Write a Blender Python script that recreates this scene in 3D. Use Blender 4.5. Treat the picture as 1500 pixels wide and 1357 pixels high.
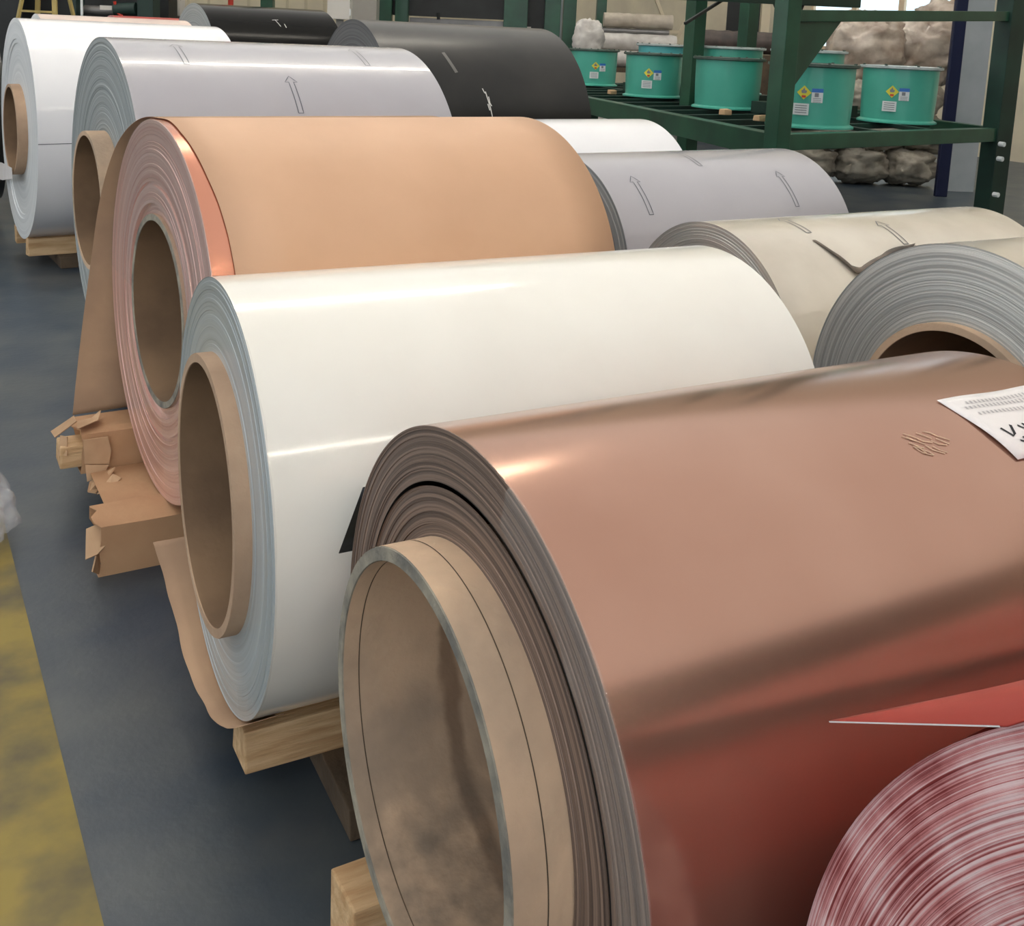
import bpy, bmesh, math, random
from mathutils import Vector, Matrix, noise
for o in list(bpy.data.objects): bpy.data.objects.remove(o, do_unlink=True)
sc = bpy.context.scene
COL = sc.collection
random.seed(7)
PI = math.pi
# ------------------------------------------------------------------ camera
FPX, CX, CY, EYE = 1518.18, 736.16, 295.25, 1.47
RT = Vector((0.85897, -0.51015, 0.04385)); UP = Vector((0.04171, 0.15508, 0.98702)); FW = Vector((0.51033, 0.84599, -0.15449))
cd = bpy.data.cameras.new('camera'); cam = bpy.data.objects.new('camera', cd); COL.objects.link(cam)
cd.sensor_fit = 'HORIZONTAL'; cd.sensor_width = 36; cd.lens = FPX*36/1500
cd.shift_x = (750-CX)/1500; cd.shift_y = (CY-678.5)/1500
cd.clip_start = .02; cd.clip_end = 200
m = Matrix.Identity(4)
for i in range(3):
    m[i][0] = RT[i]; m[i][1] = UP[i]; m[i][2] = -FW[i]
m[2][3] = EYE
cam.matrix_world = m
sc.camera = cam
# ------------------------------------------------------------------ world, light, exposure
w = bpy.data.worlds.new('world'); sc.world = w; w.use_nodes = True
w.node_tree.nodes['Background'].inputs[0].default_value = (.9, .95, 1, 1)
w.node_tree.nodes['Background'].inputs[1].default_value = 1.0
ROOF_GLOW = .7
STRIP_GLOW = 40
sc.cycles.max_bounces = 6; sc.cycles.transparent_max_bounces = 6; sc.cycles.use_light_tree = False
sc.view_settings.view_transform = 'Standard'; sc.view_settings.look = 'None'
sc.view_settings.exposure = 0.55; sc.view_settings.gamma = 1; sc.view_settings.use_curve_mapping = False

# ------------------------------------------------------------------ helpers
def ray(u, v): return RT*((u-CX)/FPX) + UP*(-(v-CY)/FPX) + FW
def onz(u, v, z): d = ray(u, v); return Vector((0, 0, EYE)) + d*((z-EYE)/d.z)
def ony(u, v, y): d = ray(u, v); return Vector((0, 0, EYE)) + d*(y/d.y)
def onx(u, v, x): d = ray(u, v); return Vector((0, 0, EYE)) + d*(x/d.x)
def ond(u, v, t): return Vector((0, 0, EYE)) + ray(u, v)*t

def lin(c):
    def f(x):
        x /= 255
        return x/12.92 if x <= .04045 else ((x+.055)/1.055)**2.4
    return (f(c[0]), f(c[1]), f(c[2]), 1)

MATS = {}
def mat(name, c, rough=.5, metal=0., c2=None, scale=8., bump=0., bscale=60., coat=0., alpha=1., detail=4., spec=None, emit=0., stretch=None, trans=0., croug=.08, contrast=(.35, .68)):
    if name in MATS: return MATS[name]
    M = bpy.data.materials.new(name); M.use_nodes = True; MATS[name] = M
    nt = M.node_tree; b = nt.nodes['Principled BSDF']; L = nt.links.new
    b.inputs['Base Color'].default_value = lin(c); b.inputs['Roughness'].default_value = rough; b.inputs['Metallic'].default_value = metal
    b.inputs['Coat Weight'].default_value = coat; b.inputs['Coat Roughness'].default_value = croug
    b.inputs['Alpha'].default_value = alpha; b.inputs['Transmission Weight'].default_value = trans
    if spec is not None: b.inputs['Specular IOR Level'].default_value = spec
    if emit:
        b.inputs['Emission Color'].default_value = lin(c); b.inputs['Emission Strength'].default_value = emit
    tc = nt.nodes.new('ShaderNodeTexCoord'); src = tc.outputs['Object']
    if stretch:
        mp = nt.nodes.new('ShaderNodeMapping'); mp.inputs['Scale'].default_value = stretch; L(src, mp.inputs[0]); src = mp.outputs[0]
    if c2 is not None:
        n = nt.nodes.new('ShaderNodeTexNoise'); n.inputs['Scale'].default_value = scale; n.inputs['Detail'].default_value = detail
        L(src, n.inputs['Vector'])
        r = nt.nodes.new('ShaderNodeValToRGB'); r.color_ramp.elements[0].position, r.color_ramp.elements[1].position = contrast
        r.color_ramp.elements[0].color = lin(c2); r.color_ramp.elements[1].color = lin(c)
        L(n.outputs['Fac'], r.inputs[0]); L(r.outputs[0], b.inputs['Base Color'])
    if bump:
        n2 = nt.nodes.new('ShaderNodeTexNoise'); n2.inputs['Scale'].default_value = bscale; n2.inputs['Detail'].default_value = 5
        L(src, n2.inputs['Vector'])
        bp = nt.nodes.new('ShaderNodeBump'); bp.inputs['Strength'].default_value = bump; bp.inputs['Distance'].default_value = .02
        L(n2.outputs['Fac'], bp.inputs['Height']); L(bp.outputs[0], b.inputs['Normal'])
    return M

def face_mat(name, ca, cb, rough=.5, metal=0., freq=90., coat=0., spotty=0., cc=None):
    """edges of wound sheet layers: colour varies with the distance from the coil axis"""
    if name in MATS: return MATS[name]
    M = bpy.data.materials.new(name); M.use_nodes = True; MATS[name] = M
    nt = M.node_tree; b = nt.nodes['Principled BSDF']; L = nt.links.new; N = nt.nodes.new
    b.inputs['Roughness'].default_value = rough; b.inputs['Metallic'].default_value = metal; b.inputs['Coat Weight'].default_value = coat
    b.inputs['Coat Roughness'].default_value = .12
    tc = N('ShaderNodeTexCoord'); sp = N('ShaderNodeSeparateXYZ'); L(tc.outputs['Object'], sp.inputs[0])
    cb_ = N('ShaderNodeCombineXYZ'); L(sp.outputs[1], cb_.inputs[1]); L(sp.outputs[2], cb_.inputs[2])
    ln = N('ShaderNodeVectorMath'); ln.operation = 'LENGTH'; L(cb_.outputs[0], ln.inputs[0])
    n1 = N('ShaderNodeTexNoise'); n1.noise_dimensions = '1D'; n1.inputs['Scale'].default_value = freq; n1.inputs['Detail'].default_value = 6; n1.inputs['Roughness'].default_value = .75
    L(ln.outputs['Value'], n1.inputs['W'])
    n2 = N('ShaderNodeTexNoise'); n2.inputs['Scale'].default_value = 14; n2.inputs['Detail'].default_value = 6; L(tc.outputs['Object'], n2.inputs['Vector'])
    mx = N('ShaderNodeMath'); mx.operation = 'MULTIPLY_ADD'; mx.inputs[1].default_value = spotty; L(n2.outputs['Fac'], mx.inputs[0]); L(n1.outputs['Fac'], mx.inputs[2])
    r = N('ShaderNodeValToRGB'); e = r.color_ramp.elements
    e[0].position = .36 + spotty*.5; e[0].color = lin(ca); e[1].position = .64 + spotty*.5; e[1].color = lin(cb)
    if cc is not None:
        k = e.new(.5 + spotty*.5); k.color = lin(cc)
    L(mx.outputs[0], r.inputs[0]); L(r.outputs[0], b.inputs['Base Color'])
    return M

def mesh_obj(name, verts, faces, material, parent=None, loc=(0, 0, 0), smooth=False, edge_split=None):
    me = bpy.data.meshes.new(name); me.from_pydata([tuple(v) for v in verts], [], faces); me.update()
    if smooth:
        me.polygons.foreach_set('use_smooth', [True]*len(me.polygons))
    if isinstance(material, str): material = MATS[material]
    if material: me.materials.append(material)
    o = bpy.data.objects.new(name, me); COL.objects.link(o)
    o.location = loc
    if parent: o.parent = parent
    if smooth and edge_split:
        me.set_sharp_from_angle(angle=edge_split)
    return o

def tag(o, label=None, cat=None, group=None, kind=None):
    if label: o['label'] = label
    if cat: o['category'] = cat
    if group: o['group'] = group
    if kind: o['kind'] = kind
    return o
def thing(name, label, cat, loc=(0, 0, 0), rz=0, group=None):
    o = bpy.data.objects.new(name, None); COL.objects.link(o); o.location = loc; o.rotation_euler = (0, 0, rz); o.empty_display_size = .1
    return tag(o, label, cat, group)

class MB:
    """collects boxes, bars and tubes; build() links them as one mesh"""
    def __init__(s): s.v = []; s.f = []
    def add(s, V, F):
        k = len(s.v); s.v += [Vector(a) for a in V]; s.f += [tuple(i+k for i in q) for q in F]; return s
    def box(s, a, b, jit=0):
        V = [Vector((x, y, z)) for x in (a[0], b[0]) for y in (a[1], b[1]) for z in (a[2], b[2])]
        if jit: V = [v + Vector([random.uniform(-jit, jit) for _ in range(3)]) for v in V]
        return s.add(V, [(0, 1, 3, 2), (4, 6, 7, 5), (0, 4, 5, 1), (2, 3, 7, 6), (0, 2, 6, 4), (1, 5, 7, 3)])
    def bar(s, p, q, wx, wy, up=(0, 0, 1)):
        p, q = Vector(p), Vector(q); d = (q-p).normalized(); up = Vector(up)
        if abs(d.dot(up)) > .98: up = Vector((0, 1, 0))
        a = d.cross(up).normalized(); b = a.cross(d)
        V = [c + a*(i*wx/2) + b*(j*wy/2) for c in (p, q) for i, j in ((-1, -1), (1, -1), (1, 1), (-1, 1))]
        return s.add(V, [(3, 2, 1, 0), (4, 5, 6, 7), (0, 1, 5, 4), (1, 2, 6, 5), (2, 3, 7, 6), (3, 0, 4, 7)])
    def tube(s, pts, r, n=12, caps=True):
        pts = [Vector(p) for p in pts]; k = len(s.v)
        rr = r if isinstance(r, (list, tuple)) else [r]*len(pts)
        for i, p in enumerate(pts):
            d = (pts[min(i+1, len(pts)-1)] - pts[max(i-1, 0)]).normalized()
            up = Vector((0, 0, 1)) if abs(d.z) < .9 else Vector((0, 1, 0))
            a = d.cross(up).normalized(); b = a.cross(d)
            for j in range(n):
                t = 2*PI*j/n; s.v.append(p + (a*math.cos(t) + b*math.sin(t))*rr[i])
        for i in range(len(pts)-1):
            for j in range(n):
                s.f.append((k+i*n+j, k+i*n+(j+1) % n, k+(i+1)*n+(j+1) % n, k+(i+1)*n+j))
        if caps:
            s.f.append(tuple(k+j for j in range(n))[::-1]); s.f.append(tuple(k+(len(pts)-1)*n+j for j in range(n)))
        return s
    def lathe(s, prof, n=48, closed=False, axis='z'):
        """prof: list of (r, h); axis z or x"""
        k = len(s.v); P = len(prof)
        for (r, h) in prof:
            for j in range(n):
                t = 2*PI*j/n
                s.v.append(Vector((r*math.cos(t), r*math.sin(t), h)) if axis == 'z' else Vector((h, -r*math.cos(t), r*math.sin(t))))
        for i in range(P if closed else P-1):
            a, b = k+i*n, k+((i+1) % P)*n
            for j in range(n):
                q = (a+j, a+(j+1) % n, b+(j+1) % n, b+j)
                s.f.append(q)
        return s
    def build(s, name, material, parent=None, loc=(0, 0, 0), smooth=False, split=None, bevel=0):
        o = mesh_obj(name, s.v, s.f, material, parent, loc, smooth, split)
        bm = bmesh.new(); bm.from_mesh(o.data); bmesh.ops.recalc_face_normals(bm, faces=bm.faces)
        if bevel: bmesh.ops.bevel(bm, geom=list(bm.edges), offset=bevel, segments=2, affect='EDGES', profile=.6)
        bm.to_mesh(o.data); bm.free()
        if smooth and split: o.data.set_sharp_from_angle(angle=split)
        return o

def sheet(name, fn, us, vs, material, parent=None, loc=(0, 0, 0), thick=0.0, smooth=True):
    """thin sheet of paper, film or steel: grid fn(u,v), given thickness"""
    V = [Vector(fn(u, v)) for u in us for v in vs]; nv = len(vs)
    F = [(i*nv+j, (i+1)*nv+j, (i+1)*nv+j+1, i*nv+j+1) for i in range(len(us)-1) for j in range(nv-1)]
    o = mesh_obj(name, V, F, material, parent, loc, smooth)
    if thick:
        md = o.modifiers.new('thickness', 'SOLIDIFY'); md.thickness = thick; md.offset = 0
    return o
def ls(a, b, n): return [a+(b-a)*i/(n-1) for i in range(n)]

# ------------------------------------------------------------------ materials
mat('floor', (80, 86, 88), .38, c2=(44, 58, 72), scale=2.6, bump=.05, bscale=40, detail=11, contrast=(.36, .66))
mat('yellow', (140, 121, 46), .5, c2=(84, 76, 48), scale=4.5, detail=10, contrast=(.36, .6))
mat('wallcream', (214, 204, 178), .7, c2=(198, 188, 166), scale=1.5)
mat('walltrim', (190, 180, 155), .6)
mat('roof', (234, 232, 228), .8, emit=ROOF_GLOW)  # fill light: an even glow added to the unseen roof
mat('lamp', (255, 246, 230), .5, emit=STRIP_GLOW)
mat('lampbody', (210, 212, 214), .5)
mat('winframe', (214, 190, 160), .5)
mat('glass', (200, 222, 235), .08, emit=.9)
mat('wood', (224, 192, 148), .75, c2=(190, 150, 106), scale=5, stretch=(1, 9, 9), bump=.25, bscale=14)
mat('wood_dark', (96, 80, 62), .85, c2=(70, 58, 46), scale=7, bump=.2)
mat('kraft', (216, 174, 141), .55, c2=(208, 166, 133), scale=3, bump=.03, bscale=40)
mat('kraft_dull', (188, 154, 122), .75, c2=(164, 132, 106), scale=4, bump=.08, bscale=25)
mat('carton', (196, 156, 118), .75, c2=(180, 138, 102), scale=4, bump=.08, bscale=30)
mat('carton_in', (206, 172, 136), .8, c2=(184, 150, 116), scale=9)
mat('core', (198, 168, 140), .8, c2=(164, 136, 112), scale=4.5, bump=.12, bscale=40, detail=9, contrast=(.25, .62))
mat('core_dirty', (212, 182, 152), .8, c2=(148, 132, 116), scale=3.2, bump=.15, bscale=35, detail=10, contrast=(.3, .55))
mat('core_shaded', (146, 118, 90), .85, c2=(118, 94, 72), scale=5, bump=.1, bscale=30, detail=9, contrast=(.3, .62))  # browner tube inside; part of its darkness is shade put into the colour
mat('core_edge', (172, 164, 146), .85, c2=(112, 110, 104), scale=14, bump=.3, bscale=60, detail=8)
def stained_core():
    M = MATS['core_dirty'].copy(); M.name = 'core_stained'; MATS['core_stained'] = M
    nt = M.node_tree; N = nt.nodes.new; L = nt.links.new; b = nt.nodes['Principled BSDF']
    src = b.inputs['Base Color'].links[0].from_socket
    tc = N('ShaderNodeTexCoord'); sp = N('ShaderNodeSeparateXYZ'); L(tc.outputs['Object'], sp.inputs[0])
    ns = N('ShaderNodeTexNoise'); ns.inputs['Scale'].default_value = 16; ns.inputs['Detail'].default_value = 8; L(tc.outputs['Object'], ns.inputs['Vector'])
    def math_(op, a, b_, c=None):
        m_ = N('ShaderNodeMath'); m_.operation = op
        for i, q in enumerate((a, b_, c)):
            if q is None: continue
            if isinstance(q, (int, float)): m_.inputs[i].default_value = q
            else: L(q, m_.inputs[i])
        return m_.outputs[0]
    def mix(fac, c1, col):
        m_ = N('ShaderNodeMix'); m_.data_type = 'RGBA'; L(fac, m_.inputs[0]); L(c1, m_.inputs[6]); m_.inputs[7].default_value = lin(col); return m_.outputs[2]
    # brown damp streak round the inside, a hand's width in from the mouth
    d = math_('ABSOLUTE', math_('SUBTRACT', math_('MULTIPLY_ADD', ns.outputs['Fac'], .03, sp.outputs[0]), .115), 0)
    def soft(v, a, b_, top):
        m_ = N('ShaderNodeMapRange'); m_.interpolation_type = 'SMOOTHSTEP'; L(v, m_.inputs[0]); m_.inputs[1].default_value = a; m_.inputs[2].default_value = b_; m_.inputs[3].default_value = top; m_.inputs[4].default_value = 0
        return m_.outputs[0]
    f1 = soft(d, .006, .022, .6)
    rr = math_('SQRT', math_('ADD', math_('MULTIPLY', sp.outputs[1], sp.outputs[1]), math_('MULTIPLY', sp.outputs[2], sp.outputs[2])), 0)
    ins = math_('LESS_THAN', rr, .262)
    c1 = mix(math_('MULTIPLY', f1, ins), src, (96, 70, 50))
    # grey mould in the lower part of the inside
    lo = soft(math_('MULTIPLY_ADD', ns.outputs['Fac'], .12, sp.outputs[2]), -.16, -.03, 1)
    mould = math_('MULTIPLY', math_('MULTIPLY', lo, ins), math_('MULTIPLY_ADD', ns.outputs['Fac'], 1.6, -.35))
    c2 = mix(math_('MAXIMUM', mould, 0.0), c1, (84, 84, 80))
    L(c2, b.inputs['Base Color'])
stained_core()
mat('ink', (24, 24, 32), .6)
mat('printgrey', (92, 94, 102), .6)
mat('paper', (240, 236, 236), .6, c2=(230, 226, 224), scale=6)
mat('sheet_white', (242, 240, 232), .16, c2=(236, 233, 224), scale=2.5, coat=.3, bump=.006, bscale=5)
mat('sheet_cream', (214, 206, 192), .2, c2=(184, 174, 158), scale=2.2, coat=.3, bump=.01, bscale=6, detail=7, contrast=(.28, .6))
mat('sheet_pure', (243, 243, 245), .22, c2=(238, 238, 241), scale=2, coat=.3)
mat('sheet_grey', (176, 174, 180), .24, metal=.0, c2=(170, 168, 174), scale=2, coat=.4, bump=.004, bscale=4)
mat('sheet_brown', (184, 146, 128), .19, metal=.75, c2=(172, 132, 114), scale=2.4, coat=0, bump=.006, bscale=5, detail=7)
mat('sheet_copper', (208, 146, 122), .24, metal=.8, c2=(200, 136, 112), scale=3)
mat('sheet_black', (16, 16, 15), .16, c2=(22, 21, 20), scale=2, spec=.07)
mat('sheet_charcoal', (22, 22, 21), .3, c2=(44, 42, 39), scale=2.2, detail=8, spec=.35)
mat('sheet_red', (176, 62, 52), .42, c2=(160, 54, 46), scale=3)
mat('sheet_pink', (214, 196, 186), .35, c2=(204, 184, 174), scale=3)
face_mat('face_blue', (164, 174, 178), (196, 206, 210), .35, .15, 14, coat=.5)
face_mat('face_pink', (204, 150, 136), (234, 196, 186), .28, .35, 22, coat=.8)
face_mat('face_brown', (92, 77, 69), (150, 128, 114), .5, .25, 110)
face_mat('face_grey', (140, 148, 150), (182, 188, 188), .5, .2, 60)
face_mat('face_white', (222, 226, 228), (240, 243, 244), .45, 0, 20)
face_mat('face_steel', (176, 180, 180), (236, 238, 236), .36, .45, 130)
face_mat('face_dark', (58, 62, 66), (96, 100, 104), .5, .2, 60)
face_mat('face_red', (124, 38, 38), (234, 208, 208), .7, 0, 380, spotty=.5, cc=(204, 134, 134))
face_mat('face_cream', (190, 196, 192), (240, 242, 238), .25, .5, 30, coat=.4)
mat('film', (226, 226, 222), .1, alpha=.1, bump=.35, bscale=26, coat=.6)
mat('film_bag', (232, 234, 238), .2, alpha=.28, bump=.6, bscale=22, coat=.5)
mat('black_tail', (30, 32, 34), .4)
mat('green', (38, 84, 62), .42, c2=(28, 64, 48), scale=3, coat=.2)
mat('green_dark', (26, 56, 46), .5, c2=(18, 40, 34), scale=3)
mat('drum', (84, 180, 160), .32, c2=(76, 168, 148), scale=2.5, coat=.25)
mat('drum_blue', (92, 186, 190), .3, c2=(84, 174, 178), scale=2.5, coat=.25)
mat('drum_rim', (84, 100, 92), .5, c2=(64, 78, 70), scale=10)
mat('drum_lid', (200, 208, 206), .35, c2=(160, 168, 168), scale=8)
mat('placard', (222, 212, 70), .5); mat('labelblue', (50, 110, 190), .5); mat('labelwhite', (222, 226, 226), .5)
mat('labelprint', (128, 130, 136), .6); mat('labelred', (190, 60, 40), .6)
mat('sack', (176, 168, 154), .55, c2=(132, 124, 112), scale=5, bump=.5, bscale=12, detail=6)
mat('sack_film', (212, 198, 182), .28, c2=(150, 130, 114), scale=4, bump=.5, bscale=9, coat=.5, detail=6)
mat('bluepost', (18, 26, 60), .4); mat('greypanel', (170, 176, 180), .5, c2=(150, 158, 162), scale=2)
mat('dark', (22, 24, 24), .5, c2=(34, 36, 36), scale=4); mat('darkgreen', (24, 48, 42), .5)
mat('steelpanel', (150, 148, 146), .35, metal=.6, c2=(112, 110, 110), scale=1.6, bump=.05)
mat('cabinet', (168, 164, 156), .5, c2=(150, 146, 138), scale=1.5)
mat('boxgrey', (206, 202, 194), .5)
mat('ladder', (166, 148, 88), .5); mat('redpaint', (196, 60, 44), .45); mat('beigepaint', (206, 192, 164), .5)
mat('tarp', (196, 186, 170), .7, c2=(168, 156, 140), scale=5, bump=.5, bscale=10)
mat('cloth_white', (222, 218, 212), .8, c2=(190, 184, 178), scale=5, bump=.4, bscale=9)
mat('cloth_brown', (92, 80, 74), .5, c2=(60, 52, 50), scale=5, bump=.4, bscale=9)
mat('rope', (40, 40, 38), .8); mat('rag', (198, 164, 126), .8)

# ------------------------------------------------------------------ the hall
XR, YB, ZC = 14.5, 26.0, 9.2
tag(MB().box((-14, -12, -.2), (XR, YB, 0)).build('floor', 'floor'), kind='structure')
tag(MB().box((-.06, -4, 0), (.257, 20, .0025)).build('trim_1', 'yellow'), kind='structure')
wr = MB()
W0, W1, WZ0, WZ1 = onx(1392, 60, XR).y, onx(1186, 60, XR).y, 1.55, 4.2
wr.box((XR, -12, 0), (XR+.25, W0, ZC)); wr.box((XR, W1, 0), (XR+.25, YB+.25, ZC)); wr.box((XR, W0, 0), (XR+.25, W1, WZ0)); wr.box((XR, W0, WZ1), (XR+.25, W1, ZC))
wall_right = tag(wr.build('wall_right', 'wallcream'), kind='structure')
wall_back = tag(MB().box((-14, YB, 0), (XR, YB+.25, ZC)).build('wall_back', 'wallcream'), kind='structure')
mat('wall_shed', (92, 90, 84), .8, c2=(70, 70, 66), scale=1.2)
tag(MB().box((-10.25, -2, 0), (-10, YB, 1.4)).box((-10.25, -2, 5.6), (-10, YB, ZC)).build('wall_left', 'wall_shed'), kind='structure')  # unseen wall, put in to cut side light; open band lets some in
mat('wall_shed', (92, 90, 84), .8, c2=(70, 70, 66), scale=1.2)
tag(MB().box((-.5, -12.25, 0), (XR, -12, ZC)).build('wall_front', 'wall_shed'), kind='structure')
rib = None
for k in range(26):                                  # corrugated panel ribs of the back wall
    x = -2 + k*.5
    if rib is None: rib = MB().box((-.03, -.035, 0), (.03, 0, ZC)).build('panel_rib', 'walltrim', wall_back, (x, YB, 0))
    else:
        c = rib.copy(); COL.objects.link(c); c.parent = wall_back; c.location = (x, YB, 0)
ceil = tag(MB().box((-10, -7.7, ZC), (XR+.25, YB+.25, ZC+.1)).build('ceiling', 'roof'), kind='structure')
tag(MB().box((-10, -12, ZC), (XR+.25, -7.7, ZC+.1)).build('ceiling', 'wall_shed'), kind='structure')
ws = (W1-W0)/3
for k in range(3):
    a, b = W0+k*ws, W0+(k+1)*ws
    win = bpy.data.objects.new('window_%d' % (k+1), None); COL.objects.link(win); win.location = (XR, (a+b)/2, WZ0); tag(win, kind='structure')
    h = ws/2; hh = WZ1-WZ0; f = .055
    fr = MB().box((-.03, -h, 0), (.1, -h+f, hh)).box((-.03, h-f, 0), (.1, h, hh)).box((-.03, -h+f, 0), (.1, h-f, f)).box((-.03, -h+f, hh-f), (.1, h-f, hh)).build('window_frame', 'winframe', win)
    MB().box((.03, -h+f, f), (.045, h-f, hh*.45)).build('pane', 'glass', win)
    MB().box((.03, -h+f, hh*.45+f), (.045, h-f, hh-f)).build('pane', 'glass', win)
    MB().box((-.02, -h+f, hh*.45), (.09, h-f, hh*.45+f)).build('window_bar', 'winframe', win)
def strip_lamp(x0, x1, y, z, label):
    t = thing('strip_lamp', label, 'lamp', ((x0+x1)/2, y, z), 0, 'strip lamps under the roof'); h = (x1-x0)/2
    MB().box((-h, -.13, .05), (h, .13, .13)).build('lamp_body', 'lampbody', t)
    MB().tube([(-h+.03, 0, .0), (h-.03, 0, .0)], .075, 10).build('lamp_tube', 'lamp', t, smooth=True, split=.8)
    for s in (-1, 1): MB().box((s*h*.7-.01, -.01, .13), (s*h*.7+.01, .01, ZC-z)).build('hanger', 'lampbody', t)
strip_lamp(-2.5, 6.7, 8.15, 8.7, 'long strip lamp hung above the far coils')
strip_lamp(-3, 5.3, -8.9, 8.7, 'long strip lamp hung over the near end of the hall')

# ------------------------------------------------------------------ coils
ZB = .1395
RC, RO = .254, .273
def layers(R0, R1, n, amp, base, seed):
    """stepped edge profile of wound layers from radius R0 out to R1"""
    rnd = random.Random(seed); prof = []; drift = 0
    for i in range(n):
        a, b = R0+(R1-R0)*i/n, R0+(R1-R0)*(i+1)/n
        drift = drift*.8 + rnd.uniform(-amp, amp)
        x = base((i+.5)/n) + drift
        prof += [(a, x), (b-.15*(b-a), x)]
    prof.append((R1, 0))
    return prof
def skid(pos, yaw, L, R, label, mat_='wood', x0=-.02, dys=(-.19, .10), hgt=.155, cx=(.16,), nrun=2):
    t = thing('wooden_skid', label, 'skid', (pos[0], pos[1], 0), yaw, 'timber skids under the coils')
    for dy in dys:
        MB().box((x0, dy, .066), (L-.02, dy+.095, hgt), .004).build('runner', mat_, t, bevel=.004)
    for x in (cx[0], L-.2):
        MB().box((x, -.36, 0), (x+.1, .36, .066), .003).build('crosspiece', 'wood_dark', t, bevel=.003)
    return t
def coil(name, label, x, y, R, yaw, L, sheetm, facem, corem='core', prot=.03, n=40, amp=.0012, base=None, seed=1, sheet_x0=0., group='wound coils', n_seg=144, far_face=True, inner=None, core_edge=None, innerm='core_shaded'):
    t = thing(name, label, 'coil', (x, y, ZB), yaw, group)
    z = (0, 0, R)
    rnd = random.Random(seed+50)
    prof = [(R, 0), (R-.0006, .004)] if False else []
    xs = ls(0, L, 9)
    b = MB().lathe([(R, q) for q in xs], n_seg, axis='x'); b.build('outer_sheet', sheetm, t, z, True)
    base = base or (lambda s: 0.0)
    R0 = RO if inner is None else inner
    lp = layers(R0, R, n, amp, base, seed)
    MB().lathe(lp, n_seg, axis='x').build('wound_face', facem, t, z, False)
    if far_face:
        MB().lathe([(r, L-max(q, 0)) for r, q in layers(RO, R, 12, amp, lambda s: 0, seed+1)], 64, axis='x').build('wound_face', facem, t, z, False)
    tube = MB().lathe([(RC, L+.02), (RO, L+.02), (RO, L*.5), (RO, -prot+.002)], 96, axis='x')
    c = tube.build('core_tube', corem, t, z, True, .6)
    MB().lathe([(RC, -prot+.002), (RC, L*.25), (RC, L*.5), (RC, L+.02)], 96, axis='x').build('inner_wall', innerm or corem, c, (0, 0, 0), True)
    MB().lathe([(RC, -prot+.004), (RC+.001, -prot), (RO-.001, -prot), (RO, -prot+.004)], 96, axis='x').build('tube_rim', core_edge or corem, c, (0, 0, 0), True, .6)
    return t
def cyl(R, x, th, dr=0.0):
    """point on the coil surface; th degrees: 0 front, 90 top, 180 back; z from the axis"""
    a = math.radians(th); return Vector((x, -(R+dr)*math.cos(a), (R+dr)*math.sin(a)))
def strokes(name, lines, R, material, parent, wid=.003, dr=.0012, zoff=None):
    """flat printed lines on a coil: each line is a list of (x, arc metres above the front level)"""
    V = []; F = []
    for ln in lines:
        pts = []
        for (a, b) in zip(ln[:-1], ln[1:]):
            k = max(2, int(math.hypot(b[0]-a[0], b[1]-a[1])/.012)+1)
            pts += [(a[0]+(b[0]-a[0])*i/(k-1), a[1]+(b[1]-a[1])*i/(k-1)) for i in range(k-1)]
        pts.append(ln[-1])
        k0 = len(V)
        for i, q in enumerate(pts):
            p0 = pts[max(0, i-1)]; p1 = pts[min(len(pts)-1, i+1)]; dx, dy = p1[0]-p0[0], p1[1]-p0[1]; l = math.hypot(dx, dy) or 1
            nx, ny = -dy/l*wid/2, dx/l*wid/2
            for s in (1, -1): V.append(cyl(R, q[0]+s*nx, math.degrees((q[1]+s*ny)/R), dr))
        F += [(k0+2*i, k0+2*i+1, k0+2*i+3, k0+2*i+2) for i in range(len(pts)-1)]
    return mesh_obj(name, V, F, material, parent, (0, 0, R if zoff is None else zoff))
def arrow(R, x, th, parent, ln=.19, wid=.0035, w=.010, hw=.025, hl=.035):
    a0 = math.radians(th)*R
    out = [(x-w, a0), (x-w, a0+ln-hl), (x-hw, a0+ln-hl), (x, a0+ln), (x+hw, a0+ln-hl), (x+w, a0+ln-hl), (x+w, a0), (x-w, a0)]
    return strokes('printed_arrow', [out], R, 'printgrey', parent, wid)

# --- brown metallic coil in the foreground
BX, BY, BR, BYAW, BL = .6015, 1.043, .4193, -.0538, .99
brown = coil('metal_coil', 'large metallic copper-brown coil in front with a handwritten paper on top', BX, BY, BR, BYAW, BL, 'sheet_brown', 'face_brown', 'core_stained', .07, 26, .0013,
             lambda s: .004*(1-s), 3, innerm='core_stained', inner=.3455, core_edge='core_edge', n_seg=160)
# inner windings sit a little lower than the outer ones, leaving a crescent gap
MB().lathe(layers(RO, .3425, 22, .0012, lambda s: .003, 5), 144, axis='x').build('inner_winding', 'face_brown', brown, (0, -.0022, BR-.002))
MB().lathe([(.3455, .002), (.3455, .10), (.33, .10)], 144, axis='x').build('winding_gap', 'dark', brown, (0, 0, BR))
for rr_, xx in ((RO+.0004, -.028), (RC-.0004, -.045), (RC-.0004, .16)):
    MB().lathe([(rr_, xx), (rr_, xx+.0016)], 128, axis='x').build('tube_seam', 'wood_dark', brown, (0, 0, BR), True)
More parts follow.
